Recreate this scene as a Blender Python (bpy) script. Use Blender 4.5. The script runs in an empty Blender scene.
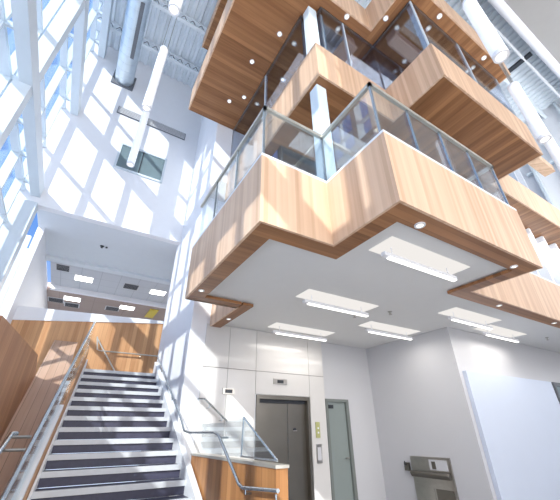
import bpy, bmesh, math, random
from math import sin, cos, radians, pi, sqrt, atan2
from mathutils import Vector, Matrix
random.seed(7)
S = bpy.context.scene
COL = S.collection
EYE = 1.5

# ------------------------------------------------------------------ materials
def new_mat(name):
    m = bpy.data.materials.new(name); m.use_nodes = True
    nt = m.node_tree; nt.nodes.clear()
    out = nt.nodes.new('ShaderNodeOutputMaterial')
    return m, nt, out

def plain(name, col, rough=.6, metal=0., noise=.04, scale=6., spec=.4, bump=0.):
    m, nt, out = new_mat(name)
    b = nt.nodes.new('ShaderNodeBsdfPrincipled')
    b.inputs['Roughness'].default_value = rough
    b.inputs['Metallic'].default_value = metal
    b.inputs['Specular IOR Level'].default_value = spec
    g = nt.nodes.new('ShaderNodeNewGeometry')
    n = nt.nodes.new('ShaderNodeTexNoise'); n.inputs['Scale'].default_value = scale
    nt.links.new(g.outputs['Position'], n.inputs['Vector'])
    r = nt.nodes.new('ShaderNodeMapRange')
    r.inputs['To Min'].default_value = 1 - noise; r.inputs['To Max'].default_value = 1 + noise
    nt.links.new(n.outputs['Fac'], r.inputs['Value'])
    v = nt.nodes.new('ShaderNodeVectorMath'); v.operation = 'SCALE'
    v.inputs[0].default_value = col[:3]
    nt.links.new(r.outputs[0], v.inputs['Scale'])
    nt.links.new(v.outputs[0], b.inputs['Base Color'])
    if bump:
        bp = nt.nodes.new('ShaderNodeBump'); bp.inputs['Strength'].default_value = bump
        nt.links.new(n.outputs['Fac'], bp.inputs['Height']); nt.links.new(bp.outputs[0], b.inputs['Normal'])
    nt.links.new(b.outputs[0], out.inputs[0])
    return m

def wood(name, dark, light, board, grain, width=.09, rough=.45, groove=.25):
    """boards laid side by side; `board` = weights of the axis that counts boards, grain = per-axis noise scale"""
    m, nt, out = new_mat(name)
    N, Lk = nt.nodes.new, nt.links.new
    b = N('ShaderNodeBsdfPrincipled'); b.inputs['Roughness'].default_value = rough
    b.inputs['Specular IOR Level'].default_value = .35
    g = N('ShaderNodeNewGeometry')
    d = N('ShaderNodeVectorMath'); d.operation = 'DOT_PRODUCT'; d.inputs[1].default_value = board
    Lk(g.outputs['Position'], d.inputs[0])
    dv = N('ShaderNodeMath'); dv.operation = 'DIVIDE'; dv.inputs[1].default_value = width
    Lk(d.outputs['Value'], dv.inputs[0])
    ad = N('ShaderNodeMath'); ad.operation = 'ADD'; ad.inputs[1].default_value = .37
    Lk(dv.outputs[0], ad.inputs[0])
    fl = N('ShaderNodeMath'); fl.operation = 'FLOOR'; Lk(ad.outputs[0], fl.inputs[0])
    fr = N('ShaderNodeMath'); fr.operation = 'FRACT'; Lk(ad.outputs[0], fr.inputs[0])
    wn = N('ShaderNodeTexWhiteNoise'); wn.noise_dimensions = '1D'; Lk(fl.outputs[0], wn.inputs['W'])
    ms = N('ShaderNodeVectorMath'); ms.operation = 'MULTIPLY'; ms.inputs[1].default_value = grain
    Lk(g.outputs['Position'], ms.inputs[0])
    nz = N('ShaderNodeTexNoise'); nz.inputs['Scale'].default_value = 1; nz.inputs['Detail'].default_value = 3
    Lk(ms.outputs[0], nz.inputs['Vector'])
    mx = N('ShaderNodeMath'); mx.operation = 'MULTIPLY_ADD'
    mx.inputs[1].default_value = .42; Lk(wn.outputs['Value'], mx.inputs[0])
    n2 = N('ShaderNodeMath'); n2.operation = 'MULTIPLY'; n2.inputs[1].default_value = .6
    Lk(nz.outputs['Fac'], n2.inputs[0]); Lk(n2.outputs[0], mx.inputs[2])
    cr = N('ShaderNodeMix'); cr.data_type = 'RGBA'
    cr.inputs[6].default_value = (*dark, 1); cr.inputs[7].default_value = (*light, 1)
    Lk(mx.outputs[0], cr.inputs[0])
    gt = N('ShaderNodeMath'); gt.operation = 'LESS_THAN'; gt.inputs[1].default_value = .06
    Lk(fr.outputs[0], gt.inputs[0])
    gm = N('ShaderNodeMath'); gm.operation = 'MULTIPLY'; gm.inputs[1].default_value = groove
    Lk(gt.outputs[0], gm.inputs[0])
    c2 = N('ShaderNodeMix'); c2.data_type = 'RGBA'
    c2.inputs[7].default_value = tuple(x * .45 for x in dark) + (1,)
    Lk(gm.outputs[0], c2.inputs[0]); Lk(cr.outputs[2], c2.inputs[6])
    Lk(c2.outputs[2], b.inputs['Base Color'])
    Lk(b.outputs[0], out.inputs[0])
    return m

def glass(name, tint, refl=.25, alpha_col=None, base=.03):
    m, nt, out = new_mat(name)
    N, Lk = nt.nodes.new, nt.links.new
    t = N('ShaderNodeBsdfTransparent'); t.inputs[0].default_value = (*tint, 1)
    gl = N('ShaderNodeBsdfGlossy'); gl.inputs['Roughness'].default_value = .02
    gl.inputs['Color'].default_value = (.9, .95, 1, 1)
    fz = N('ShaderNodeFresnel'); fz.inputs['IOR'].default_value = 1.45
    mr = N('ShaderNodeMath'); mr.operation = 'MULTIPLY_ADD'; mr.inputs[1].default_value = refl * 3
    mr.inputs[2].default_value = base; mr.use_clamp = True
    Lk(fz.outputs[0], mr.inputs[0])
    mix = N('ShaderNodeMixShader'); Lk(mr.outputs[0], mix.inputs[0])
    Lk(t.outputs[0], mix.inputs[1]); Lk(gl.outputs[0], mix.inputs[2])
    Lk(mix.outputs[0], out.inputs[0])
    return m

def emit(name, col, st):
    m, nt, out = new_mat(name)
    e = nt.nodes.new('ShaderNodeEmission'); e.inputs[0].default_value = (*col, 1); e.inputs[1].default_value = st
    nt.links.new(e.outputs[0], out.inputs[0])
    return m

def tiles(name, col, line, sx, sy, w=.02):
    m, nt, out = new_mat(name)
    N, Lk = nt.nodes.new, nt.links.new
    b = N('ShaderNodeBsdfPrincipled'); b.inputs['Roughness'].default_value = .8
    g = N('ShaderNodeNewGeometry'); s = N('ShaderNodeSeparateXYZ'); Lk(g.outputs['Position'], s.inputs[0])
    outs = []
    for k, sz in ((0, sx), (1, sy)):
        a = N('ShaderNodeMath'); a.operation = 'DIVIDE'; a.inputs[1].default_value = sz; Lk(s.outputs[k], a.inputs[0])
        f = N('ShaderNodeMath'); f.operation = 'FRACT'; Lk(a.outputs[0], f.inputs[0])
        l = N('ShaderNodeMath'); l.operation = 'LESS_THAN'; l.inputs[1].default_value = w / sz; Lk(f.outputs[0], l.inputs[0])
        outs.append(l)
    mx = N('ShaderNodeMath'); mx.operation = 'MAXIMUM'; Lk(outs[0].outputs[0], mx.inputs[0]); Lk(outs[1].outputs[0], mx.inputs[1])
    c = N('ShaderNodeMix'); c.data_type = 'RGBA'; c.inputs[6].default_value = (*col, 1); c.inputs[7].default_value = (*line, 1)
    Lk(mx.outputs[0], c.inputs[0]); Lk(c.outputs[2], b.inputs['Base Color']); Lk(b.outputs[0], out.inputs[0])
    return m

M = dict(
    white=plain('white_paint', (.86, .87, .9), .6, noise=.02),
    wallgrey=plain('cool_wall_paint', (.61, .61, .63), .55, noise=.02, scale=2),
    bluewall=plain('pale_blue_wall_paint', (.64, .70, .82), .4, noise=.02, scale=2),
    ceilwhite=plain('ceiling_paint', (.80, .80, .79), .7, noise=.015),
    drywall=plain('soffit_paint', (.72, .76, .80), .7, noise=.02),
    panel=plain('glossy_wall_panel', (.70, .68, .66), .12, noise=.02, spec=.5),
    joint=plain('panel_joint', (.25, .22, .21), .6),
    mull=plain('mullion_paint', (.66, .73, .78), .35, noise=.02),
    steel=plain('brushed_steel', (.46, .44, .41), .28, 1., noise=.12, scale=9),
    steel_d=plain('satin_steel', (.22, .205, .18), .33, 1., noise=.12, scale=3),
    duct=plain('galvanised_duct', (.66, .74, .80), .3, .8, noise=.1, scale=5),
    rail=plain('champagne_rail', (.66, .63, .56), .3, .7, noise=.03),
    railblue=plain('rail_steel', (.45, .50, .54), .25, .9, noise=.05),
    dark=plain('dark_metal', (.035, .04, .05), .4),
    darkgrey=plain('charcoal_vent', (.16, .17, .19), .5),
    column=plain('column_paint', (.74, .84, .90), .4, noise=.02),
    doorp=plain('painted_door', (.26, .30, .29), .45, noise=.03),
    doorf=plain('door_frame_paint', (.19, .21, .20), .45, noise=.03),
    nosing=plain('step_nosing', (.58, .60, .63), .35, noise=.08, scale=12),
    tread=plain('step_dark', (.06, .06, .10), .45, noise=.2, scale=20),
    stringer=plain('stringer_paint', (.78, .80, .83), .4),
    floor=plain('polished_floor', (.36, .36, .37), .25, noise=.08),
    tan=tiles('tan_ceiling', (.42, .33, .29), (.33, .26, .23), 1.2, 1.2),
    tile=tiles('ceiling_tile', (.60, .62, .66), (.47, .49, .53), .61, .61),
    greysoffit=plain('grey_soffit', (.36, .35, .34), .8, noise=.03),
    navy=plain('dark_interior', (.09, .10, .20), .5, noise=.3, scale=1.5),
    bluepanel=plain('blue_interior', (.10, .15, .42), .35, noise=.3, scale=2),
    pinkwood=plain('rosy_bulkhead', (.52, .33, .27), .5, noise=.08),
    deck=plain('metal_deck', (.84, .90, .95), .5, 0., noise=.03),
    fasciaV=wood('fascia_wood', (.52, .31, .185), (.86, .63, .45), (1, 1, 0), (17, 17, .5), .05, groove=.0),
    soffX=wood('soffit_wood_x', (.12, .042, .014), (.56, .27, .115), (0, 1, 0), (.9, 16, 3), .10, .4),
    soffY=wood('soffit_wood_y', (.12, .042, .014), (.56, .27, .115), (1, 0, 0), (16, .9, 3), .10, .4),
    stairwood=wood('stair_wood', (.36, .15, .055), (.80, .47, .24), (1, 1, 0), (12, 12, .8), .11, groove=.3),
    darkwood=wood('dark_stair_wood', (.24, .10, .045), (.60, .33, .18), (0, 1, 0), (12, 12, .8), .16, groove=.3),
    boxwood=wood('box_wood', (.20, .07, .022), (.62, .31, .12), (1, 1, 0), (12, 12, .8), .11, groove=.3),
    slopewood=wood('slope_wood', (.45, .27, .18), (.80, .58, .44), (1, 0, 0), (14, .8, .8), .13, groove=.6),
    glass=glass('guard_glass', (.96, .985, .99), .12, base=.02),
    wglass=glass('window_glass', (.93, .97, 1.0), .15),
    dglass=glass('storefront_glass', (.80, .84, .90), .2, base=.04),
    screen=emit('lamp_glow', (1, .97, .92), 7.),
    bar=emit('bar_lamp_glow', (1, .98, .95), 3.),
    pend=emit('pendant_glow', (.93, .96, 1), .95),
    spot=emit('spot_glow', (1, .95, .85), 2.),
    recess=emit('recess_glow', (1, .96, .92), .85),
    yellow=plain('yellow_panel', (.75, .58, .08), .5),
    green=plain('yellow_green_plate', (.50, .50, .22), .4, .3),
    bluereflect=plain('blue_reflection', (.10, .15, .55), .3, noise=.25, scale=3),  # blue of a reflection in the glass, put into the colour
    curtain=plain('muted_teal_board', (.16, .22, .24), .4, noise=.2, scale=3),
)

pb = M['pend'].node_tree; pe = [n for n in pb.nodes if n.type == 'EMISSION'][0]; pe.inputs[1].default_value = .32
pd = pb.nodes.new('ShaderNodeBsdfDiffuse'); pd.inputs[0].default_value = (.85, .88, .92, 1); pa = pb.nodes.new('ShaderNodeAddShader')
po = [n for n in pb.nodes if n.type == 'OUTPUT_MATERIAL'][0]
pb.links.new(pe.outputs[0], pa.inputs[0]); pb.links.new(pd.outputs[0], pa.inputs[1]); pb.links.new(pa.outputs[0], po.inputs[0])

# ------------------------------------------------------------------ builders
class MB:
    def __init__(s): s.bm = bmesh.new()
    def box(s, x0, y0, z0, x1, y1, z1):
        x0, x1 = sorted((x0, x1)); y0, y1 = sorted((y0, y1)); z0, z1 = sorted((z0, z1))
        v = [s.bm.verts.new(p) for p in ((x0,y0,z0),(x1,y0,z0),(x1,y1,z0),(x0,y1,z0),(x0,y0,z1),(x1,y0,z1),(x1,y1,z1),(x0,y1,z1))]
        for f in ((3,2,1,0),(4,5,6,7),(0,1,5,4),(1,2,6,5),(2,3,7,6),(3,0,4,7)): s.bm.faces.new([v[i] for i in f])
        return s
    def prism(s, pts, a, b, axis='Z'):
        """polygon extruded from a to b along an axis. pts are (x,y) / (y,z) for X / (x,z) for Y"""
        def P(p, h): return {'Z': (p[0], p[1], h), 'X': (h, p[0], p[1]), 'Y': (p[0], h, p[1])}[axis]
        A = [s.bm.verts.new(P(p, a)) for p in pts]; B = [s.bm.verts.new(P(p, b)) for p in pts]
        n = len(pts)
        s.bm.faces.new(A); s.bm.faces.new(B[::-1])
        for i in range(n): s.bm.faces.new((A[i], B[i], B[(i+1) % n], A[(i+1) % n]))
        return s
    def tube(s, pts, r, n=10, cap=True):
        pts = [Vector(p) for p in pts]; rings = []
        for i, p in enumerate(pts):
            d = (pts[min(i+1, len(pts)-1)] - pts[max(i-1, 0)]).normalized()
            up = Vector((0, 0, 1)) if abs(d.z) < .9 else Vector((1, 0, 0))
            a = d.cross(up).normalized(); b = d.cross(a).normalized()
            rings.append([s.bm.verts.new(p + (a*cos(t) + b*sin(t))*r) for t in [2*pi*k/n for k in range(n)]])
        for A, B in zip(rings, rings[1:]):
            for k in range(n): s.bm.faces.new((A[k], A[(k+1) % n], B[(k+1) % n], B[k]))
        if cap: s.bm.faces.new(rings[0][::-1]); s.bm.faces.new(rings[-1])
        return s
    def lathe(s, cx, cy, prof, n=20):
        rings = [[s.bm.verts.new((cx + r*cos(2*pi*k/n), cy + r*sin(2*pi*k/n), z)) for k in range(n)] for r, z in prof]
        for A, B in zip(rings, rings[1:]):
            for k in range(n): s.bm.faces.new((A[k], A[(k+1) % n], B[(k+1) % n], B[k]))
        s.bm.faces.new(rings[0][::-1]); s.bm.faces.new(rings[-1])
        return s
    def build(s, name, mat, parent=None, bevel=0, smooth=False):
        bmesh.ops.recalc_face_normals(s.bm, faces=s.bm.faces)
        if parent is None:
            c = Vector((0, 0, 0))
            xs = [v.co for v in s.bm.verts]
            c = Vector(((min(v.x for v in xs)+max(v.x for v in xs))/2, (min(v.y for v in xs)+max(v.y for v in xs))/2, min(v.z for v in xs)))
        else:
            c = Vector(parent['_o'])
        bmesh.ops.translate(s.bm, verts=s.bm.verts, vec=-c)
        me = bpy.data.meshes.new(name); s.bm.to_mesh(me); s.bm.free()
        me.materials.append(M[mat])
        if smooth:
            for p in me.polygons: p.use_smooth = True
            me.set_sharp_from_angle(angle=radians(40))
        o = bpy.data.objects.new(name, me); COL.objects.link(o)
        if parent is None: o.location = c
        else: o.parent = parent
        o['_o'] = tuple(c)
        if bevel:
            b = o.modifiers.new('bevel', 'BEVEL'); b.width = bevel; b.segments = 2; b.limit_method = 'ANGLE'
        return o

def thing(name, label, cat, loc, group=None):
    o = bpy.data.objects.new(name, None); COL.objects.link(o); o.location = loc
    o.empty_display_size = .1; o['_o'] = tuple(loc)
    o['label'] = label; o['category'] = cat
    if group: o['group'] = group
    return o
def structE(name, loc=(0,0,0)):
    o = bpy.data.objects.new(name, None); COL.objects.link(o); o.location = loc; o['_o'] = tuple(loc); o['kind'] = 'structure'; return o
def struct(name, mb, mat, **k):
    o = mb.build(name, mat, None, **k); o['kind'] = 'structure'; return o
def tag(o, label, cat, group=None):
    o['label'] = label; o['category'] = cat
    if group: o['group'] = group
    return o
def dup(root, delta, label, scale=None):
    r = root.copy(); COL.objects.link(r); r.location = Vector(root.location) + Vector(delta); r['label'] = label
    if scale: r.scale = scale
    for ch in list(root.children):
        c = ch.copy(); COL.objects.link(c); c.parent = r
        for g in list(ch.children):
            d = g.copy(); COL.objects.link(d); d.parent = c
    return r

# ------------------------------------------------------------------ room shell
struct('floor', MB().box(-2.3, -7, -.1, 14, 8.2, 0), 'floor')
struct('wall_end', MB().prism([(-2.3, 6.25), (-2.3, 13.2), (1.7, 13.2), (1.7, 6.25)], 8.2, 8.4, 'Y'), 'white')
# wall_end is opened for the recessed window by a dark niche laid on its face; the stair hall runs underneath it
struct('wall_stair', MB().box(1.7, 6.0, 0, 1.9, 8.2, 13.2).box(1.7, 8.2, 0, 1.9, 8.6, 6.25), 'white')
struct('wall_elevator', MB().box(1.9, 6.0, 0, 3.13, 6.4, 13.2).box(3.13, 6.0, 2.12, 4.38, 6.4, 13.2).box(4.38, 6.0, 0, 4.8, 6.4, 13.2), 'white')
struct('wall_door', MB().box(4.8, 6.12, 2.12, 6.4, 6.4, 3.4).box(4.8, 6.12, 0, 4.9, 6.4, 2.12).box(5.56, 6.12, 0, 6.4, 6.4, 2.12), 'wallgrey')
struct('wall_return', MB().box(6.4, 3.78, 0, 6.6, 6.4, 3.4), 'wallgrey')
struct('wall_right', MB().box(6.6, 3.78, 0, 14, 3.98, 3.4), 'wallgrey')
struct('wall_far_right', MB().box(14, -7, 0, 14.2, 8.4, 13.2), 'white')
struct('wall_back', MB().box(-2.3, -7.2, 0, 14, -7, 13.2), 'white')
struct('wall_upper_back', MB().box(4.8, 6.05, 6.4, 9.2, 6.4, 13.2), 'white')
# pale blue wall block standing forward of the right wall
struct('partition_right', MB().box(6.5, 3.70, 0, 10.05, 3.775, 2.5), 'bluewall')
b = structE('trim_1', (10.1, 3.7, 0))
MB().box(10.12, 3.68, 0, 10.2, 3.77, 2.42).box(10.12, 3.68, 2.42, 12, 3.77, 2.5).build('frame', 'darkgrey', b)
MB().box(10.2, 3.72, 0, 12, 3.76, 2.42).build('panel', 'curtain', b)

# metal deck ceiling: corrugated profile running along Y
mb = MB(); pts = []
x = -2.3
while x < 14:
    pts += [(x, 13.0), (x+.09, 13.0), (x+.12, 13.07), (x+.21, 13.07)]; x += .24
pts += [(14.2, 13.0), (14.2, 13.25), (-2.3, 13.25)]
mb.prism(pts, -7, 8.4, 'Y')
struct('ceiling_deck', mb, 'deck')
for i, y in enumerate((7.3, 5.9, 4.5, 3.1, 1.7, .3, -1.1, -2.5)):
    r = structE('ceiling_beam' + ('.%03d' % i if i else ''), (6, y, 12.6))
    mb = MB().box(-2.2, y-.04, 12.93, 14, y+.04, 12.99).box(-2.2, y-.05, 12.62, 14, y+.05, 12.69)
    mb.build('chord', 'deck', r)
    mb = MB(); x = -2.2
    while x < 13.8:
        mb.tube([(x, y, 12.67), (x+.14, y, 12.95)], .009, 5); mb.tube([(x+.14, y, 12.95), (x+.28, y, 12.67)], .012, 5); x += .28
    mb.build('web', 'darkgrey', r)
# grey dropped soffit at the near side with its rounded edge
struct('ceiling_dropped', MB().box(4.2, -6.9, 12.1, 13.9, .42, 12.3), 'greysoffit')
struct('trim_2', MB().tube([(4.2, .5, 12.14), (13.9, .5, 12.14)], .13, 12), 'white', smooth=True)
struct('ceiling_conduit', MB().tube([(4.2, .95, 12.45), (13.9, .95, 12.45)], .04, 8), 'white', smooth=True)
tag(MB().box(10.35, .72, 12.42, 10.5, 2.35, 12.5).build('light_track', 'dark'), 'short black track hanging under the ribbed ceiling beside the hanging tube lamps', 'track')

# ------------------------------------------------------------------ wooden edged floors (balconies)
def strip(mb, pts, z0, z1, t, close=False):
    """thin vertical skin behind a polyline; interior is on the left of travel"""
    n = len(pts)
    P = [Vector((*p, 0)) for p in pts]
    def nrm(a, b):
        d = (b-a).normalized(); return Vector((-d.y, d.x, 0))
    off = []
    for i in range(n):
        ns = []
        if i > 0: ns.append(nrm(P[i-1], P[i]))
        if i < n-1: ns.append(nrm(P[i], P[i+1]))
        v = ns[0] if len(ns) == 1 else ns[0] + ns[1]
        off.append(P[i] + v*t)
    for i in range(n-1):
        mb.prism([(P[i].x, P[i].y), (P[i+1].x, P[i+1].y), (off[i+1].x, off[i+1].y), (off[i].x, off[i].y)], z0, z1)
    return [(o.x, o.y) for o in off]

# -- lower balcony : outline, soffit ring, white ceiling
LOW = [(2.06, 5.995), (2.06, 4.75), (1.19, 4.75), (1.19, 2.3), (2.12, 2.3), (2.12, 1.37), (4.82, 1.37), (4.82, 2.3), (13.9, 2.3)]
low = thing('balcony', 'lowest wood clad zigzag balcony above the elevator lobby, white ceiling underneath', 'balcony', (3, 3, 3.3))
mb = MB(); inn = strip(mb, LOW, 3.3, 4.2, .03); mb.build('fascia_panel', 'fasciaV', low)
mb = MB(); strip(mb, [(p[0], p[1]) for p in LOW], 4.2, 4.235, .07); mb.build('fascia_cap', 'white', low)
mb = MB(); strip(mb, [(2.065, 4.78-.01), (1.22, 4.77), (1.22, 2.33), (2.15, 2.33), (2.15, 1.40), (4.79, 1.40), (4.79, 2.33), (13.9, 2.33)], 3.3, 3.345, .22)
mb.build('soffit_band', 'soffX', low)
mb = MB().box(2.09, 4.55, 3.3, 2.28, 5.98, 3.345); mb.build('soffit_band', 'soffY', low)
slab = [(2.10, 5.99), (2.10, 4.71), (1.23, 4.71), (1.23, 2.34), (2.16, 2.34), (2.16, 1.41), (4.78, 1.41), (4.78, 2.34), (13.9, 2.34), (13.9, 5.99)]
MB().prism(slab, 3.42, 4.19).build('floor_slab', 'floor', low)
struct('ceiling_lobby', MB().prism([(2.15, 5.99), (2.15, 4.7), (1.25, 4.7), (1.25, 2.4), (2.2, 2.4), (2.2, 1.45), (4.74, 1.45), (4.74, 2.4), (13.9, 2.4), (13.9, 3.77), (6.39, 3.77), (6.39, 6.11), (4.81, 6.11), (4.81, 5.99)], 3.36, 3.415), 'ceilwhite')

# -- middle floor
MID = [(2.12, 5.995), (2.12, 2.22), (3.83, 2.22), (3.83, 1.2), (7.12, 1.2), (7.12, 2.24), (13.9, 2.24)]
mid = thing('balcony', 'middle wood edged floor overhanging the lowest balcony, dark plank underside', 'balcony', (5, 3, 6.4))
mb = MB(); strip(mb, MID, 6.4, 7.3, .03); mb.build('fascia_panel', 'fasciaV', mid)
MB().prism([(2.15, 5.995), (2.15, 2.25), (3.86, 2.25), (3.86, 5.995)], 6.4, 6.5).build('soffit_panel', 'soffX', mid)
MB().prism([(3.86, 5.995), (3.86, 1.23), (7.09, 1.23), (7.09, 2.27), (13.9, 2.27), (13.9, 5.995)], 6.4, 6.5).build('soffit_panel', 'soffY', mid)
MB().prism([(2.16, 5.995), (2.16, 2.26), (3.87, 2.26), (3.87, 1.24), (7.08, 1.24), (7.08, 2.28), (13.9, 2.28), (13.9, 5.995)], 6.51, 7.28).build('floor_slab', 'floor', mid)

# -- top floor
TOP = [(.86, 5.995), (.86, 2.05), (3.62, 2.05), (3.62, 1.0), (7.27, 1.0), (7.27, 2.3), (9.2, 2.3)]
top = thing('balcony', 'upper wood clad floor with wide dark plank overhang above the glazed middle floor', 'balcony', (4, 3, 9.0))
mb = MB(); strip(mb, TOP, 9.0, 9.9, .03); mb.build('fascia_panel', 'fasciaV', top)
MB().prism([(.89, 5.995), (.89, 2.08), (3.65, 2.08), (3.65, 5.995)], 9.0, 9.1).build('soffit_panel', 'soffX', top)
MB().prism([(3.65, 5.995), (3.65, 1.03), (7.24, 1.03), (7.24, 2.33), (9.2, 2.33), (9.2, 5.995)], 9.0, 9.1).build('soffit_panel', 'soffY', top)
MB().prism([(.9, 5.995), (.9, 2.09), (3.66, 2.09), (3.66, 1.04), (7.23, 1.04), (7.23, 2.34), (9.2, 2.34), (9.2, 5.995)], 9.11, 9.88).build('floor_slab', 'floor', top)
# -- highest floor, only its corner shows
hi = thing('balcony', 'highest wood clad floor whose brown underside just shows by the ribbed ceiling', 'balcony', (2.4, 4, 12.0))
mb = MB(); strip(mb, [(.88, 5.995), (.88, 2.4), (3.2, 2.4)], 12.0, 12.58, .03); mb.build('fascia_panel', 'fasciaV', hi)
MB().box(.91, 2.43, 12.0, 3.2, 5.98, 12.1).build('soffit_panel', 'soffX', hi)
# small wood bulkhead far right
tag(MB().box(8.9, 1.98, 9.0, 12.1, 2.295, 9.28).build('wood_bulkhead', 'fasciaV'), 'short wooden box beam showing beyond the end of the middle floor', 'beam')

# ------------------------------------------------------------------ glazing of the middle floor (full height)
gl = structE('window_2', (3, 2.3, 7.3))
def pane(parent, p, q, z0, z1, mat='glass', t=.012, name='pane'):
    d = (Vector((*q, 0)) - Vector((*p, 0))).normalized(); n = Vector((-d.y, d.x, 0))*t
    MB().prism([p, q, (q[0]+n.x, q[1]+n.y), (p[0]+n.x, p[1]+n.y)], z0, z1).build(name, mat, parent)
G = [(2.16, 5.995), (2.16, 2.60), (2.42, 2.60), (2.42, 2.26), (3.88, 2.26), (3.88, 1.25), (7.05, 1.25), (7.05, 2.3), (9.2, 2.3)]
for a, c in zip(G, G[1:]): pane(gl, a, c, 7.31, 8.99, 'dglass')
mb = MB(); strip(mb, G, 8.96, 8.995, .03); mb.build('head_channel', 'steel', gl)
for x, y in ((2.17, 4.1), (3.0, 2.27), (3.89, 1.26), (5.45, 1.26), (7.04, 1.26)):
    MB().box(x-.015, y-.015, 7.31, x+.015, y+.015, 8.96).build('mullion', 'mull', gl)
struct('pillar', MB().box(3.93, 1.29, 7.31, 4.02, 1.38, 8.96), 'white')
# big column at the inner corner
struct('column', MB().box(2.18, 2.36, 4.19, 2.38, 2.56, 6.39).box(2.18, 2.36, 7.3, 2.38, 2.56, 8.95), 'column', bevel=.02)

# interiors seen through the glass
inn_mid = structE('wall_interior_middle', (5, 4.5, 7.3))
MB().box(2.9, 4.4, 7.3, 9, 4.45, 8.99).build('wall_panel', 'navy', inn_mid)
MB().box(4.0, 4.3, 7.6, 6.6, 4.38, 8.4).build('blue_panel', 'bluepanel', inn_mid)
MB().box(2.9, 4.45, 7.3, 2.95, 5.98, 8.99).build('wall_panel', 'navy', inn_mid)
for p, l in (((3.15, 2.36, 8.6, 3.42, 4.38, 8.95), 'rosy wooden ceiling bulkhead behind the left face of the middle floor glass'),
             ((3.97, 1.76, 8.6, 6.5, 1.98, 8.95), 'long rosy wooden bulkhead behind the right face of the middle floor glass')):
    tag(MB().box(*p).build('ceiling_bulkhead', 'pinkwood'), l, 'bulkhead')
# added faceted solid imitating a blue reflection in the middle floor glass
bb = thing('reflection_block', 'blue faceted shape standing in for a reflection in the middle floor glass', 'reflection', (4.5, 3.0, 7.3))
MB().prism([(3.55, 7.31), (5.4, 7.31), (5.4, 7.75), (5.0, 8.45), (3.95, 8.45), (3.55, 7.75)], 2.7, 3.3, 'Y').build('reflection_body', 'bluereflect', bb)
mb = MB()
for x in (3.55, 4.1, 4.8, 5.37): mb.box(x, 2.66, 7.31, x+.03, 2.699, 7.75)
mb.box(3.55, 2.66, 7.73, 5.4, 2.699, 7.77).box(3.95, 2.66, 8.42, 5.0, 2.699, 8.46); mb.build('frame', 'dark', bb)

# lower level storefront
st = structE('window_3', (6, 3.8, 4.2))
MB().box(2.4, 3.8, 4.2, 4.7, 3.83, 6.39).build('pane', 'dglass', st)
mb = MB()
for x in (2.36, 3.3, 4.2, 4.7): mb.box(x, 3.76, 4.2, x+.05, 3.87, 6.39)
mb.box(2.36, 3.76, 5.1, 4.75, 3.87, 5.15).box(2.36, 3.76, 6.34, 4.75, 3.87, 6.39).build('window_frame', 'dark', st)
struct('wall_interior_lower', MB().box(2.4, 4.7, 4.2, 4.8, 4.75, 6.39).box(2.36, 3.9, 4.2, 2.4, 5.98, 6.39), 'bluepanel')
# ------------------------------------------------------------------ fin windows on the right
def finwin(name, x0, x1, y, z0, z1, step, tilt=0):
    w = structE(name, ((x0+x1)/2, y, z0))
    MB().box(x0, y+.30, z0, x1, y+.32, z1).build('pane', 'wglass', w)
    x = x0
    while x < x1:
        MB().box(x, y, z0, x+.09, y+.3, z1).build('mullion', 'white', w); x += step
    MB().box(x0, y+.18, z0+(z1-z0)*.42, x1, y+.3, z0+(z1-z0)*.42+.05).box(x0, y+.15, z0, x1, y+.3, z0+.06).build('transom', 'mull', w)
    return w
finwin('window_4', 7.45, 13.9, 2.72, 4.2, 6.39, .8)
finwin('window_8', 4.85, 13.9, 5.2, 4.2, 6.39, .62)
finwin('window_5', 9.25, 13.9, 3.2, 7.3, 12.0, .72)
struct('wall_upper_right', MB().box(9.25, 3.25, 12.0, 13.9, 3.45, 12.9), 'white')

fr = structE('window_10', (13.9, 0, 4))
mb = MB()
y = -6.0
while y < 3.1: mb = MB().box(13.75, y, 3.5, 13.98, y+.08, 12.9); mb.build('mullion', 'mull', fr); y += .8
for z in (5.5, 8.0, 10.5): MB().box(13.8, -6.0, z, 13.98, 3.1, z+.1).build('transom', 'mull', fr)
# ------------------------------------------------------------------ glass guard of the lowest balcony
def guard(name, label, pts, z0, z1, rail_r=.022, splits=(1, 2, 1, 3, 1, 1)):
    g = thing(name, label, 'guardrail', (pts[0][0], pts[0][1], z0))
    for i, (a, c) in enumerate(zip(pts, pts[1:])):
        A, B = Vector((*a, 0)), Vector((*c, 0)); k = splits[i % len(splits)]
        for j in range(k):
            p = A.lerp(B, j/k + .006); q = A.lerp(B, (j+1)/k - .006)
            pane(g, (p.x, p.y), (q.x, q.y), z0, z1-.02, 'glass', .015, 'glass_panel')
            MB().box(q.x-.012, q.y-.012, z0, q.x+.012, q.y+.012, z1-.03).build('glass_clip', 'railblue', g)
    mb = MB()
    for a, c in zip(pts, pts[1:]):
        A, B = Vector((*a, z1)), Vector((*c, z1)); d = (B-A).normalized()*.02
        lo = A-d; h = B+d
        mb.box(min(lo.x, h.x)-.02*(abs(d.x) < 1e-6)*1, min(lo.y, h.y)-.02*(abs(d.y) < 1e-6)*1, z1-.025, max(lo.x, h.x)+.02*(abs(d.x) < 1e-6), max(lo.y, h.y)+.02*(abs(d.y) < 1e-6), z1+.025)
    mb.build('top_rail', 'rail', g)
    return g
guard('glass_guardrail', 'clear glass guardrail with champagne top rail along the lowest balcony',
      [(1.24, 4.70), (1.24, 2.34), (2.15, 2.34), (2.15, 1.42), (4.78, 1.42), (4.78, 2.3)], 4.235, 5.08, splits=(3, 1, 1, 4, 1))

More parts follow.
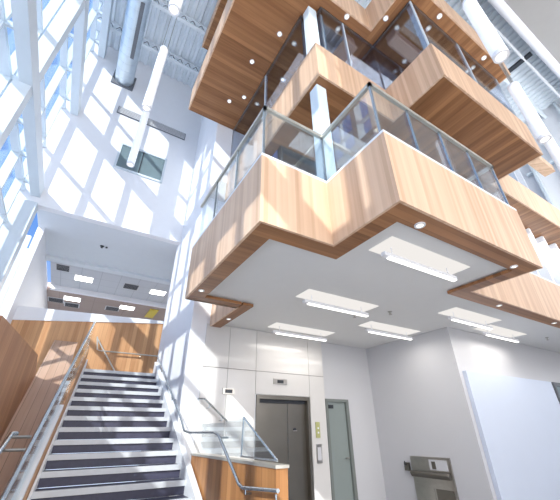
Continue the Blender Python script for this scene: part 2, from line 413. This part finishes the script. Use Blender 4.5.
# ------------------------------------------------------------------ ceiling lights of the lobby
lf = thing('ceiling_light', 'bright bar light in a white recess, nearest the balcony corner', 'ceiling light', (3.36, 2.07, 3.36), 'bar lights in white recesses of the lobby ceiling')
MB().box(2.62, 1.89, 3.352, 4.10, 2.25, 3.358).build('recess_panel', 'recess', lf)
MB().box(2.64, 2.04, 3.205, 3.98, 2.10, 3.25).build('bar_housing', 'white', lf)
MB().box(2.72, 2.045, 3.192, 3.97, 2.095, 3.205).build('bar_diffuser', 'bar', lf)
MB().tube([(2.8, 2.07, 3.24), (2.8, 2.07, 3.355)], .008, 6).build('hanger', 'white', lf)
MB().tube([(3.85, 2.07, 3.24), (3.85, 2.07, 3.355)], .008, 6).build('hanger', 'white', lf)
LIGHTS = [((3.36, 2.07), None),
    ((3.45, 3.75), 'bar light in a white recess directly behind the nearest one, over the lobby'),
    ((3.9, 5.45), 'bar light in a white recess closest to the elevator front'),
    ((5.45, 4.45), 'bar light in a white recess near the corner of the doorway wall'),
    ((6.15, 3.12), 'bar light in a white recess beside the inner corner of the wood band'),
    ((7.75, 3.4), 'bar light in a white recess close above the right lobby wall')]
for (x, y), l in LIGHTS[1:]: dup(lf, (x-3.36, y-2.07, 0), l)
for i, ((x, y), l) in enumerate(LIGHTS):
    d = bpy.data.lights.new('lobby_lamp', 'AREA'); d.shape = 'RECTANGLE'; d.size = 1.3; d.size_y = .3; d.energy = 9; d.color = (1, .95, .88)
    o = bpy.data.objects.new('lobby_lamp', d); COL.objects.link(o); o.location = (x, y, 3.17)

# round downlights in the wood
dl = thing('downlight', 'round white downlight in the wood band near the balcony front corner', 'downlight', (2.61, 1.54, 3.3), 'round downlights in the wood soffits')
def ring(cx, cy, z, r0, r1, h):
    mb = MB(); n = 20
    a = [[mb.bm.verts.new((cx+r*cos(2*pi*k/n), cy+r*sin(2*pi*k/n), zz)) for k in range(n)] for r, zz in ((r0, z), (r0, z-h), (r1, z-h), (r1, z))]
    for A, B in zip(a, a[1:]+a[:1]):
        for k in range(n): mb.bm.faces.new((A[k], A[(k+1) % n], B[(k+1) % n], B[k]))
    return mb
ring(2.61, 1.54, 3.3, .035, .055, .012).build('trim_ring', 'white', dl)
MB().lathe(2.61, 1.54, [(.034, 3.299), (.034, 3.293)]).build('lens', 'spot', dl)
for (x, y, z), l in [((4.44, 1.54, 3.3), 'round downlight in the wood band near the right end of the lowest balcony front'),
    ((5.79, 2.43, 3.3), 'round downlight in the far wood band just past the step of the lowest balcony'),
    ((7.78, 2.43, 3.3), 'round downlight farthest along the wood band toward the right edge'),
    ((1.3, 4.3, 3.3), 'round downlight at the left end of the lowest balcony underside'),
    ((2.19, 5.36, 3.3), 'round downlight in the wood band next to the elevator wall'),
    ((1.98, 3.14, 9.0), 'round downlight in the wide plank overhang, close to the column top'),
    ((1.74, 3.98, 9.0), 'round downlight in the middle of the wide plank overhang'),
    ((1.98, 4.9, 9.0), 'round downlight in the wide plank overhang, close to its wall end'),
    ((3.0, 2.13, 9.0), 'round downlight left of the inner corner of the upper overhang'),
    ((3.72, 1.73, 9.0), 'round downlight right of the inner corner of the upper overhang'),
    ((4.65, 1.12, 9.0), 'round downlight in the narrow right overhang, first from the corner'),
    ((6.3, 1.12, 9.0), 'round downlight in the narrow right overhang near its far tip'),
    ((2.56, 3.98, 9.0), 'round downlight seen through the middle floor glass, halfway along'),
    ((6.27, 1.5, 9.0), 'round downlight seen through the right middle floor glass'),
    ((3.0, 3.2, 6.4), 'round downlight in the plank ceiling over the lowest balcony corner'),
    ((1.7, 5.2, 3.3+5.7), 'round downlight at the wall end of the plank overhang')]:
    s = 1.0 if z > 5 else .8
    dup(dl, (x-2.61, y-1.54, z-3.3), l, (s, s, s))
# sprinklers
sp = thing('sprinkler', 'small sprinkler head on the lobby ceiling in front of the elevator', 'sprinkler', (4.15, 4.14, 3.36), 'sprinkler heads under the white lobby ceiling')
MB().lathe(4.15, 4.14, [(.04, 3.36), (.04, 3.352), (.015, 3.345), (.015, 3.31), (.03, 3.305), (.03, 3.30)], 12).build('head', 'steel', sp)
dup(sp, (.44, -.45, 0), 'small sprinkler head on the lobby ceiling between two bar lights')
dup(sp, (5.1, -1.0, 0), 'small sprinkler head at the right edge of the lobby ceiling')

# ------------------------------------------------------------------ elevator front
cl = structE('wall_cladding', (3, 5.97, 0))
for x0, x1 in ((2.0, 2.5), (2.5, 3.1), (3.1, 4.4), (4.4, 4.8)):
    for z0, z1 in ((0, 2.545), (2.555, 3.35)):
        if (x0, z0) == (3.1, 0):
            MB().box(3.104, 5.975, 2.13, 4.396, 6.0, z1).build('panel', 'panel', cl)
        else:
            MB().box(x0+.004, 5.975, z0, x1-.004, 6.0, z1).build('panel', 'panel', cl)
MB().box(1.98, 5.99, 0, 4.8, 5.999, .01).box(2.0, 5.985, 2.545, 4.8, 5.999, 2.555).build('joint', 'joint', cl)
el = thing('elevator', 'brushed steel elevator entrance with closed door in the glossy panelled wall', 'elevator', (3.75, 6.0, 0))
MB().box(3.13, 5.965, 0, 3.19, 6.12, 2.12).box(4.32, 5.965, 0, 4.38, 6.12, 2.12).box(3.19, 5.965, 2.05, 4.32, 6.12, 2.12).build('door_frame', 'steel_d', el)
MB().box(3.19, 6.09, 0, 3.9, 6.12, 2.05).build('door', 'steel_d', el)
MB().box(3.9, 6.075, 0, 4.32, 6.089, 2.05).build('door', 'steel_d', el)
MB().box(3.19, 6.05, 1.99, 4.32, 6.089, 2.05).build('door_header', 'dark', el)
hb = thing('door_lock', 'small round black lock on the elevator door', 'lock', (4.05, 6.07, 1.5))
MB().tube([(4.05, 6.074, 1.53), (4.05, 6.055, 1.53)], .03, 14).build('rose', 'dark', hb)
MB().box(4.0, 6.05, 1.50, 4.1, 6.06, 1.515).build('lever', 'steel', hb)
for nm, bx, lab in (('floor_indicator', (3.50, 5.955, 2.33, 3.82, 5.974, 2.43), 'brushed floor indicator plate centred above the elevator door'),
                    ('floor_indicator', (2.42, 5.955, 2.1, 2.66, 5.974, 2.2), 'small dark indicator plate on the panel left of the elevator')):
    t = thing(nm, lab, 'indicator', ((bx[0]+bx[3])/2, 5.97, bx[2]))
    MB().box(*bx).build('plate', 'steel', t)
    cx = (bx[0]+bx[3])/2
    MB().box(cx-.07, 5.948, bx[2]+.02, cx+.07, 5.955, bx[5]-.02).build('display', 'dark', t)
t = thing('call_station', 'yellowish call button plate right of the elevator', 'call station', (4.55, 5.97, 1.38))
MB().box(4.5, 5.955, 1.38, 4.6, 5.975, 1.66).build('plate', 'green', t)
for z in (1.47, 1.55): MB().tube([(4.55, 5.955, z), (4.55, 5.945, z)], .018, 12).build('button', 'white', t)
t = thing('wall_plate', 'steel notice plate below the elevator call buttons', 'plate', (4.55, 5.97, .95))
MB().box(4.49, 5.96, .95, 4.62, 5.974, 1.27).build('plate', 'steel', t)
MB().box(4.51, 5.956, 1.0, 4.60, 5.96, 1.22).build('notice', 'wallgrey', t)
d = structE('door_1', (5.2, 6.12, 0))
MB().box(4.90, 6.08, 0, 4.96, 6.2, 2.12).box(5.48, 6.08, 0, 5.56, 6.2, 2.12).box(4.96, 6.08, 2.06, 5.48, 6.2, 2.12).build('door_frame', 'doorf', d)
MB().box(4.96, 6.13, 0, 5.48, 6.17, 2.06).build('door_leaf', 'doorp', d)
MB().box(4.99, 6.10, 1.93, 5.12, 6.128, 2.0).build('door_closer', 'dark', d)
MB().tube([(5.42, 6.128, 1.0), (5.42, 6.07, 1.0), (5.33, 6.07, 1.0)], .011, 8).build('door_handle', 'steel', d)

# ------------------------------------------------------------------ drinking fountain (stainless, on the return wall)
f = thing('drinking_fountain', 'stainless steel drinking fountain with tall back panel on the corner wall', 'fountain', (6.39, 4.85, .3))
MB().box(6.36, 4.40, 0.0, 6.399, 5.28, 1.04).build('back_panel', 'steel', f)
MB().box(6.345, 4.46, .83, 6.36, 4.84, 1.0).build('filler_recess', 'wallgrey', f)
MB().box(6.335, 4.70, .85, 6.345, 4.78, .97).build('spout', 'steel_d', f)
mb = MB(); mb.prism([(6.36, .70), (6.36, .80), (6.27, .80), (6.25, .76), (6.29, .70)], 4.42, 5.26, 'Y'); mb.build('basin', 'steel_d', f, bevel=.01)
MB().box(6.35, 4.42, .56, 6.36, 5.26, .60).build('shelf', 'steel', f)
MB().box(6.35, 4.44, .05, 6.36, 4.80, .54).build('cover_panel', 'steel_d', f)
MB().box(6.35, 4.84, .05, 6.36, 5.24, .54).build('cover_panel', 'steel', f)
w = thing('wall_outlet_box', 'small steel box with a hook on the wall left of the fountain', 'box', (6.39, 5.40, .78))
MB().box(6.34, 5.34, .78, 6.399, 5.45, .92).build('box_body', 'steel_d', w)
MB().tube([(6.34, 5.39, .88), (6.30, 5.39, .88), (6.30, 5.39, .95)], .01, 8).build('hook', 'dark', w)

# ------------------------------------------------------------------ staircase
NS = 17; RISE = .1535; RUN = .272; TOPY = 8.22; TOPZ = 2.65
Y0 = TOPY - NS*RUN
stc = thing('staircase', 'straight staircase with pale nosings and dark risers climbing to the landing', 'staircase', (.8, Y0, 0))
def LE(y): return .19-(8.2-y)*.075
for i in range(NS):
    y = Y0 + i*RUN; z = TOPZ - (NS-1-i)*RISE
    s = MB().prism([(LE(y), y+.03), (1.60, y+.03), (1.60, y+RUN+.03), (LE(y+RUN), y+RUN+.03)], z-RISE, z-.006).build('step', 'tread', stc)
    MB().prism([(LE(y), y), (1.60, y), (1.60, y+.05), (LE(y), y+.05)], z-.060, z).build('nosing', 'nosing', s)
SL = RISE/RUN
def zs(y): return TOPZ + (y-(TOPY-RUN))*SL
def slab_bar(a, c, x0, x1, z0, z1):
    """bar that follows the left edge of the stairs: x offsets from the edge, z offsets from the nosing line"""
    m = MB(); V = []
    for y in (a, c):
        for x, z in ((x0, z0), (x1, z0), (x1, z1), (x0, z1)): V.append(m.bm.verts.new((LE(y)+x, y, zs(y)+z)))
    for f in ((0,1,2,3), (7,6,5,4), (0,4,5,1), (1,5,6,2), (2,6,7,3), (3,7,4,0)): m.bm.faces.new([V[k] for k in f])
    return m
ya, yb = Y0-.1, TOPY+.1
MB().prism([(ya, zs(ya)-.35), (yb, zs(yb)-.35), (yb, zs(yb)+.10), (ya, zs(ya)+.10)], 1.60, 1.68, 'X').build('stringer', 'stringer', stc)
slab_bar(ya, yb, -.012, .012, -.35, .03).build('stringer', 'stringer', stc)
struct('floor_landing', MB().box(.2, 8.25, 2.45, 4.2, 18, 2.64), 'floor')

# left guard of the stair: wood side, white cap, glass, handrail
lg = thing('stair_guard', 'wood and glass guard with steel handrail on the left of the stairs', 'guardrail', (-.06, Y0, 0))
ya = 2.6; yb = 8.3
slab_bar(ya, yb, -.08, -.02, -.45, .30).build('wood_side', 'stairwood', lg)
slab_bar(ya, 5.9, -.09, -.01, .30, .36).build('cap', 'stringer', lg)
for a, c in ((2.6, 4.4), (4.45, 6.3), (6.35, 8.25)):
    slab_bar(a, c, -.056, -.044, .3, .80).build('glass_panel', 'glass', lg)
MB().tube([(LE(ya)-.06, ya, zs(ya)+.85), (LE(yb)-.06, yb, zs(yb)+.85)], .022, 10).build('handrail', 'railblue', lg, smooth=True)
for y in (3.4, 4.9, 6.3, 7.6):
    x = LE(y); MB().tube([(x-.05, y, zs(y)+.70), (x-.09, y, zs(y)+.76), (x-.06, y, zs(y)+.84)], .009, 6).build('bracket', 'railblue', lg)

# right hand guard box below the wall end
rg = thing('stair_guard', 'wood clad box guard with stepped glass top on the right of the stair foot', 'guardrail', (1.75, 3.9, 0))
MB().box(1.70, 2.85, 0, 1.82, 5.15, 1.22).build('wood_side', 'boxwood', rg)
MB().box(1.69, 2.84, 1.22, 1.83, 5.16, 1.245).build('cap', 'rail', rg)
MB().prism([(5.0, 1.262), (5.0, 1.60), (4.2, 1.60), (4.2, 1.262)], 1.755, 1.767, 'X').build('glass_panel', 'glass', rg)
MB().prism([(4.18, 1.262), (4.18, 1.61), (3.66, 1.63), (2.95, 1.27)], 1.755, 1.767, 'X').build('glass_panel', 'glass', rg)
MB().tube([(1.761, 3.66, 1.64), (1.761, 2.93, 1.27)], .010, 6).tube([(1.761, 3.66, 1.64), (1.761, 3.68, 1.262)], .009, 6).tube([(1.761, 3.68, 1.27), (1.761, 2.93, 1.27)], .009, 6).build('edge_trim', 'railblue', rg)
rr = thing('handrail', 'steel handrail running down the sunlit wall and over the box guard', 'handrail', (1.62, 5, 1.2))
MB().tube([(1.60, 8.1, 3.05), (1.60, 5.5, 1.66), (1.60, 5.3, 1.52), (1.62, 5.1, 1.495), (1.64, 4.2, 1.495), (1.64, 4.05, 1.46), (1.64, 3.45, 1.06), (1.64, 3.35, 1.04), (1.64, 2.72, 1.085)], .016, 10).build('rail_tube', 'railblue', rr, smooth=True)
for y, z in ((7.5, 2.72), (6.3, 2.09)):
    MB().tube([(1.69, y, z-.09), (1.62, y, z-.09), (1.60, y, z-.02)], .01, 6).build('bracket', 'railblue', rr)
MB().tube([(1.76, 4.05, 1.44), (1.64, 4.05, 1.44)], .012, 6).build('bracket', 'railblue', rr)
MB().tube([(1.70, 3.3, 1.0), (1.64, 3.3, 1.0), (1.64, 3.3, 1.06)], .01, 6).build('bracket', 'railblue', rr)
MB().tube([(1.70, 2.75, 1.0), (1.64, 2.75, 1.0), (1.64, 2.75, 1.06)], .01, 6).build('bracket', 'railblue', rr)
# second rail, on the elevator side of the box guard
r2 = thing('handrail', 'thin steel handrail sloping down behind the glass of the box guard', 'handrail', (1.95, 5.9, 1.6))
MB().tube([(1.95, 5.9, 2.0), (2.05, 5.85, 2.0), (2.5, 5.85, 1.66)], .016, 8).build('rail_tube', 'railblue', r2, smooth=True)
for x, z in ((2.15, 1.92), (2.4, 1.73)): MB().tube([(x, 5.97, z-.06), (x, 5.85, z-.06), (x, 5.85, z)], .008, 6).build('bracket', 'railblue', r2)

# wood walls left of / behind the stairs
struct('wall_wood_left', MB().prism([(3.3, 2.33), (7.15, 2.70), (9.2, 2.1), (9.9, 0), (3.1, 0)], -.68, -.6, 'X'), 'darkwood')
struct('wall_wood_back', MB().prism([(-1.7, 2.64), (2.2, 2.64), (2.2, 4.40), (-1.7, 3.93)], 10.0, 10.08, 'Y'), 'stairwood')
struct('trim_3', MB().prism([(-1.7, 3.93), (2.2, 4.40), (2.2, 4.46), (-1.7, 4.30)], 9.97, 10.3, 'Y'), 'white')
struct('wall_wood_slope', MB().prism([(5.0, zs(5.0)-.25), (9.9, zs(9.9)-.25+.05), (9.9, zs(9.9)-.4), (5.0, zs(5.0)-.4)], -.6, -.09, 'X'), 'slopewood')
lr = thing('handrail', 'bronze handrail on the wooden landing wall at the top of the stairs', 'handrail', (1.2, 9.9, 3.4))
MB().tube([(.32, 9.9, 3.75), (.40, 9.9, 3.42), (.47, 9.9, 3.40), (2.2, 9.9, 3.40)], .018, 8).tube([(.32, 9.9, 3.72), (.95, 9.9, 2.9)], .018, 8).build('rail_tube', 'rail', lr, smooth=True)
for x in (.6, 1.5): MB().tube([(x, 10.0, 3.34), (x, 9.9, 3.34), (x, 9.9, 3.4)], .01, 6).build('bracket', 'rail', lr)

# ------------------------------------------------------------------ upstairs hall beyond the end wall
struct('ceiling_soffit', MB().box(-1.75, 8.41, 6.25, 4.2, 11.0, 6.4), 'drywall')
struct('trim_4', MB().box(-1.75, 11.0, 6.17, 4.2, 11.25, 6.4), 'drywall')
struct('ceiling_tiles', MB().box(-1.5, 11.25, 6.27, 4.2, 13.6, 6.4), 'tile')
struct('trim_5', MB().box(-1.5, 13.6, 6.12, 4.2, 13.8, 6.4), 'white')
struct('ceiling_tan', MB().box(-1.7, 13.8, 6.12, 4.2, 18, 6.4), 'tan')
struct('wall_hall_end', MB().box(-2.2, 18, 2.5, 4.2, 18.2, 6.4), 'white')
struct('wall_hall_left', MB().box(-1.75, 9.3, 2.5, -1.6, 18, 6.25), 'white')
struct('wall_hall_right', MB().box(4.2, 8.4, 2.5, 4.4, 18.2, 6.4), 'white')
pl = thing('panel_light', 'glowing square ceiling panel at the left of the tiled hall ceiling', 'ceiling light', (-.5, 12.44, 6.27), 'square ceiling panels beyond the end wall')
MB().box(-.8, 12.2, 6.255, -.2, 12.7, 6.268).build('frame', 'white', pl)
MB().box(-.77, 12.23, 6.248, -.23, 12.67, 6.255).build('diffuser', 'screen', pl)
dup(pl, (2.55, 0, 0), 'glowing square ceiling panel at the right of the tiled hall ceiling')
dup(pl, (-.25, 1.97, -.15), 'glowing ceiling panel at the left of the brown hall ceiling')
dup(pl, (1.77, 2.0, -.15), 'glowing ceiling panel at the right of the brown hall ceiling')
def vent(cx, cy, z, label, sx=.28, sy=.28):
    v = thing('ceiling_vent', label, 'vent', (cx, cy, z), 'ceiling vents in the hall beyond the end wall')
    MB().box(cx-sx, cy-sy, z-.012, cx+sx, cy+sy, z-.001).build('frame', 'wallgrey', v)
    mb = MB()
    for k in range(5): mb.box(cx-sx+.04, cy-sy+.05+k*.1, z-.02, cx+sx-.04, cy-sy+.12+k*.1, z-.012)
    mb.build('grille', 'dark', v)
vent(1.05, 12.36, 6.27, 'dark grille vent between the two panels of the tiled ceiling')
vent(-1.15, 11.75, 6.27, 'pale grille vent at the left edge of the tiled ceiling', .22, .22)
vent(-1.3, 14.9, 6.12, 'dark vent at the far left of the brown ceiling')
vent(-.74, 15.25, 6.12, 'dark vent beside the left panel of the brown ceiling')
vent(.75, 14.9, 6.12, 'dark vent in the middle of the brown ceiling')
tag(MB().box(2.15, 14.1, 6.08, 2.5, 15.3, 6.119).build('ceiling_panel', 'yellow'), 'plain yellow panel on the brown hall ceiling by the right wall', 'panel')
sd = thing('sprinkler', 'small dark sprinkler head in the plain grey soffit above the stairs', 'sprinkler', (-.2, 9.57, 6.25))
MB().lathe(-.2, 9.57, [(.06, 6.249), (.06, 6.24), (.02, 6.235), (.02, 6.2), (.035, 6.195)], 12).build('head', 'dark', sd)
MB().lathe(-.08, 9.57, [(.03, 6.25), (.03, 6.22)], 12).build('sensor', 'dark', sd)

# recessed window and slot grille on the end wall
wn = structE('window_6', (.17, 8.2, 8.1))
MB().box(-.5, 8.16, 8.08, .86, 8.199, 8.14).box(-.5, 8.16, 9.0, .86, 8.199, 9.06).box(-.5, 8.16, 8.14, -.44, 8.199, 9.0).box(.80, 8.16, 8.14, .86, 8.199, 9.0).build('window_frame', 'mull', wn)
MB().box(-.44, 8.185, 8.14, .80, 8.199, 9.0).build('pane', 'curtain', wn)
MB().box(.15, 8.17, 8.14, .18, 8.185, 9.0).build('mullion', 'dark', wn)
vt = thing('wall_grille', 'long dark slot grille high on the sunlit end wall', 'grille', (.18, 8.19, 10.2))
MB().box(-.88, 8.17, 10.18, 1.26, 8.199, 10.48).build('frame', 'darkgrey', vt)
mb = MB()
for k in range(5): mb.box(-.86, 8.155, 10.205+k*.056, 1.24, 8.17, 10.235+k*.056)
mb.build('louver', 'wallgrey', vt)

# round duct
dc = thing('air_duct', 'fat silver round air duct running under the ribbed ceiling', 'duct', (-1.0, 4, 11.7))
mb = MB(); mb.tube([(-1.0, -5, 11.72), (-1.0, 8.19, 11.72)], .28, 28, cap=False); mb.build('duct_tube', 'duct', dc, smooth=True)
mb = MB(); y = 7.95
while y > -3: mb.tube([(-1.0, y, 11.72), (-1.0, y-.03, 11.72)], .287, 24); y -= .28
mb.build('seam_ring', 'duct', dc, smooth=True)
MB().box(-.93, 5.4, 11.43, -.83, 7.1, 11.475).build('air_grille', 'darkgrey', dc)
for hy in (6.2, 2.0): MB().box(-1.02, hy-.02, 11.99, -.98, hy+.02, 13.0).build('hanger_strap', 'steel', dc)
MB().box(-1.33, 8.16, 11.38, -.67, 8.199, 12.06).build('wall_collar', 'darkgrey', dc)

# ------------------------------------------------------------------ pendants
def pendant(x, y, z0, z1, r, label, grp):
    p = thing('pendant_lamp', label, 'pendant lamp', (x, y, z0), grp)
    MB().lathe(x, y, [(r, z0+.05), (r, z1)], 24).build('tube_shade', 'pend', p, smooth=True)
    ring(x, y, z0+.05, r*.72, r*1.02, .06).build('end_ring', 'white', p, smooth=True)
    MB().lathe(x, y, [(r*.7, z0+.045), (r*.7, z0+.02)], 20).build('lens', 'spot', p)
    MB().lathe(x, y, [(r*1.02, z1), (r*1.02, z1+.05)], 20).build('top_cap', 'white', p, smooth=True)
    for a in (0, pi): MB().tube([(x+r*.7*cos(a), y, z1+.05), (x+r*.7*cos(a), y, 12.95)], .006, 5).build('suspension_cable', 'steel', p)
gl_ = 'tube pendants on the left side of the atrium'; gr_ = 'tube pendants on the right side of the atrium'
pendant(-.08, 6.92, 7.3, 9.27, .09, 'white tube pendant hanging lowest in front of the end wall window', gl_)
pendant(-.08, 5.05, 7.3, 9.4, .09, 'white tube pendant hanging just above the one by the end wall window', gl_)
pendant(-.08, 2.99, 7.3, 9.4, .09, 'white tube pendant near the duct, only its round lit end in view', gl_)
pendant(3.26, .44, 5.2, 6.4, .08, 'white tube pendant hanging in front of the ribbed ceiling at the upper right', gr_)
pendant(5.05, .75, 5.2, 6.42, .08, 'white tube pendant beside the end of the middle floor', gr_)
pendant(6.6, .95, 5.2, 6.3, .08, 'white tube pendant cut off by the right edge', gr_)

# ------------------------------------------------------------------ left curtain wall
cw = structE('window_1', (-2.1, 2, 0))
Ys = [4.95+.95*k for k in range(-8, 4)]       # mullions
for y in Ys:
    MB().box(-2.22, y-.03, 0, -2.06, y+.03, 12.95).build('mullion', 'mull', cw)
for z, h in ((3.2, .25), (6.45, .3), (9.42, .32), (12.3, .35)):
    MB().box(-1.93, -3.0, z, -1.74, 8.19, z+h).build('beam', 'mull', cw)
    MB().box(-2.21, -3.0, z+.08, -2.07, 8.19, z+.16).build('transom', 'mull', cw)
    for y in Ys: MB().box(-2.06, y-.02, z+.06, -1.93, y+.02, z+.16).build('bracket', 'mull', cw)
for z in (1.0, 4.6, 5.55, 7.95, 10.9):
    MB().box(-2.2, -3.0, z, -2.07, 8.19, z+.06).build('transom', 'mull', cw)
MB().box(-2.235, -3.0, 0, -2.225, 8.19, 12.95).build('pane', 'wglass', cw)
for y in (.45, 4.95):
    MB().box(-2.0, y-.10, 0, -1.76, y+.10, 12.95).build('column', 'mull', cw)
struct('wall_left_sunblock', MB().box(-2.3, -7, 0, -2.0, -3.0, 13.2), 'white')  # unseen solid stretch, added to keep sun off the right-hand faces
struct('wall_corner', MB().box(-2.3, 8.1, 0, -1.72, 8.4, 6.25), 'mull')
# sloping continuation of the glazing beyond the end wall
cw2 = structE('window_7', (-2.1, 12, 2.6))
MB().box(-2.12, 8.4, 0, -2.1, 18, 6.3).build('pane', 'wglass', cw2)
for y in (9.2, 10.1, 11.0, 11.9, 12.8, 13.7): MB().box(-2.2, y-.05, 0, -1.95, y+.05, 6.3).build('mullion', 'mull', cw2)
# low glass guard at the far left
gg = thing('glass_guardrail', 'clear glass guard with steel clamps at the lower left beside the wooden wall', 'guardrail', (-.55, 3.2, 0))
MB().prism([(2.4, 0), (4.7, 0), (4.7, 1.40), (2.4, .75)], -.46, -.448, 'X').build('glass_panel', 'glass', gg)
MB().tube([(-.42, 2.2, .78), (-.38, 4.7, 1.50), (-.34, 4.75, 1.50)], .022, 10).build('top_rail', 'railblue', gg, smooth=True)
MB().tube([(-.36, 4.62, 1.47), (-.20, 4.62, 1.47)], .014, 8).build('bracket', 'steel', gg)
MB().tube([(-.40, 4.50, 1.36), (-.20, 4.50, 1.36)], .014, 8).build('bracket', 'steel', gg)
for y, z in ((3.2, .98), (4.3, 1.28)):
    MB().box(-.47, y-.06, z-.12, -.43, y+.06, z).build('clamp', 'steel', gg)

# outside ground
struct('ground', MB().box(-60, -40, -.3, -2.4, 50, -.15), 'white')

# ------------------------------------------------------------------ light
w = bpy.data.worlds.new('sky'); S.world = w; w.use_nodes = True
nt = w.node_tree; nt.nodes.clear()
bg = nt.nodes.new('ShaderNodeBackground'); wo = nt.nodes.new('ShaderNodeOutputWorld')
tc = nt.nodes.new('ShaderNodeTexCoord'); sx = nt.nodes.new('ShaderNodeSeparateXYZ'); nt.links.new(tc.outputs['Generated'], sx.inputs[0])
cr = nt.nodes.new('ShaderNodeValToRGB'); nt.links.new(sx.outputs[2], cr.inputs[0])
cr.color_ramp.elements[0].position = 0; cr.color_ramp.elements[0].color = (.42, .50, .62, 1)
cr.color_ramp.elements[1].position = .45; cr.color_ramp.elements[1].color = (.085, .19, .46, 1)
nt.links.new(cr.outputs[0], bg.inputs[0]); nt.links.new(bg.outputs[0], wo.inputs[0])
bg.inputs[1].default_value = 1.9

sd_ = bpy.data.lights.new('sun', 'SUN'); sd_.energy = 9; sd_.angle = radians(.6); sd_.color = (1, .95, .88)
so = bpy.data.objects.new('sun', sd_); COL.objects.link(so)
so.rotation_euler = Vector((.94, 1.0, -.80)).to_track_quat('-Z', 'Y').to_euler()
def area(loc, tgt, size, sy, e, col=(1, 1, 1)):
    d = bpy.data.lights.new('fill_lamp', 'AREA'); d.shape = 'RECTANGLE'; d.size = size; d.size_y = sy; d.energy = e; d.color = col
    o = bpy.data.objects.new('fill_lamp', d); COL.objects.link(o); o.location = loc
    o.rotation_euler = (Vector(tgt) - Vector(loc)).to_track_quat('-Z', 'Y').to_euler(); return o
area((3.5, -5.5, 5), (4, 4, 6), 10, 6, 680, (1, .98, .97))      # added fill lamp behind the viewer, no real source there
area((2.5, -2.0, .3), (3.5, 3.5, 7), 7, 4, 120, (1, .97, .93))  # added fill lamp low down, imitating light bounced off the floor
area((1.5, 13.5, 5.9), (1.5, 13.5, 2), 4, 5, 120, (1, .97, .93))
area((5.0, 3.2, 8.9), (5.0, 3.0, 7), 3, 1.2, 45, (1, .9, .85))
area((3.0, 4.2, 8.9), (3.0, 4.2, 7), 1, 2, 15, (1, .9, .85))
area((3.2, 3.2, 6.3), (3.2, 3.2, 4), 1.5, .8, 12, (.9, .95, 1))
area((11, -2.5, 6), (13.9, 2.0, 9), 4, 4, 420, (.92, .96, 1))
area((9.5, 2.75, 6.2), (9.5, 2.9, 3), 5, .4, 40, (.95, .98, 1))

# ------------------------------------------------------------------ camera
YAW, PITCH, ROLL, F = radians(31.695), radians(29.59), radians(-.52), 319.3
f_ = Vector((sin(YAW)*cos(PITCH), cos(YAW)*cos(PITCH), sin(PITCH)))
r0 = Vector((cos(YAW), -sin(YAW), 0)); u0 = r0.cross(f_)
r_ = r0*cos(ROLL) + u0*sin(ROLL); u_ = -r0*sin(ROLL) + u0*cos(ROLL)
cd = bpy.data.cameras.new('camera'); cam = bpy.data.objects.new('camera', cd); COL.objects.link(cam)
cd.sensor_fit = 'HORIZONTAL'; cd.sensor_width = 36; cd.lens = 36*F/560; cd.clip_start = .05; cd.clip_end = 300
mw = Matrix((r_, u_, -f_)).transposed().to_4x4(); mw.translation = Vector((0, 0, EYE)); cam.matrix_world = mw
S.camera = cam
for o in bpy.data.objects:
    if '_o' in o: del o['_o']
S.view_settings.view_transform = 'Standard'
S.view_settings.look = 'None'
S.view_settings.exposure = .08
S.cycles.use_denoising = True
S.cycles.max_bounces = 10; S.cycles.transparent_max_bounces = 16
S.cycles.sample_clamp_indirect = 6
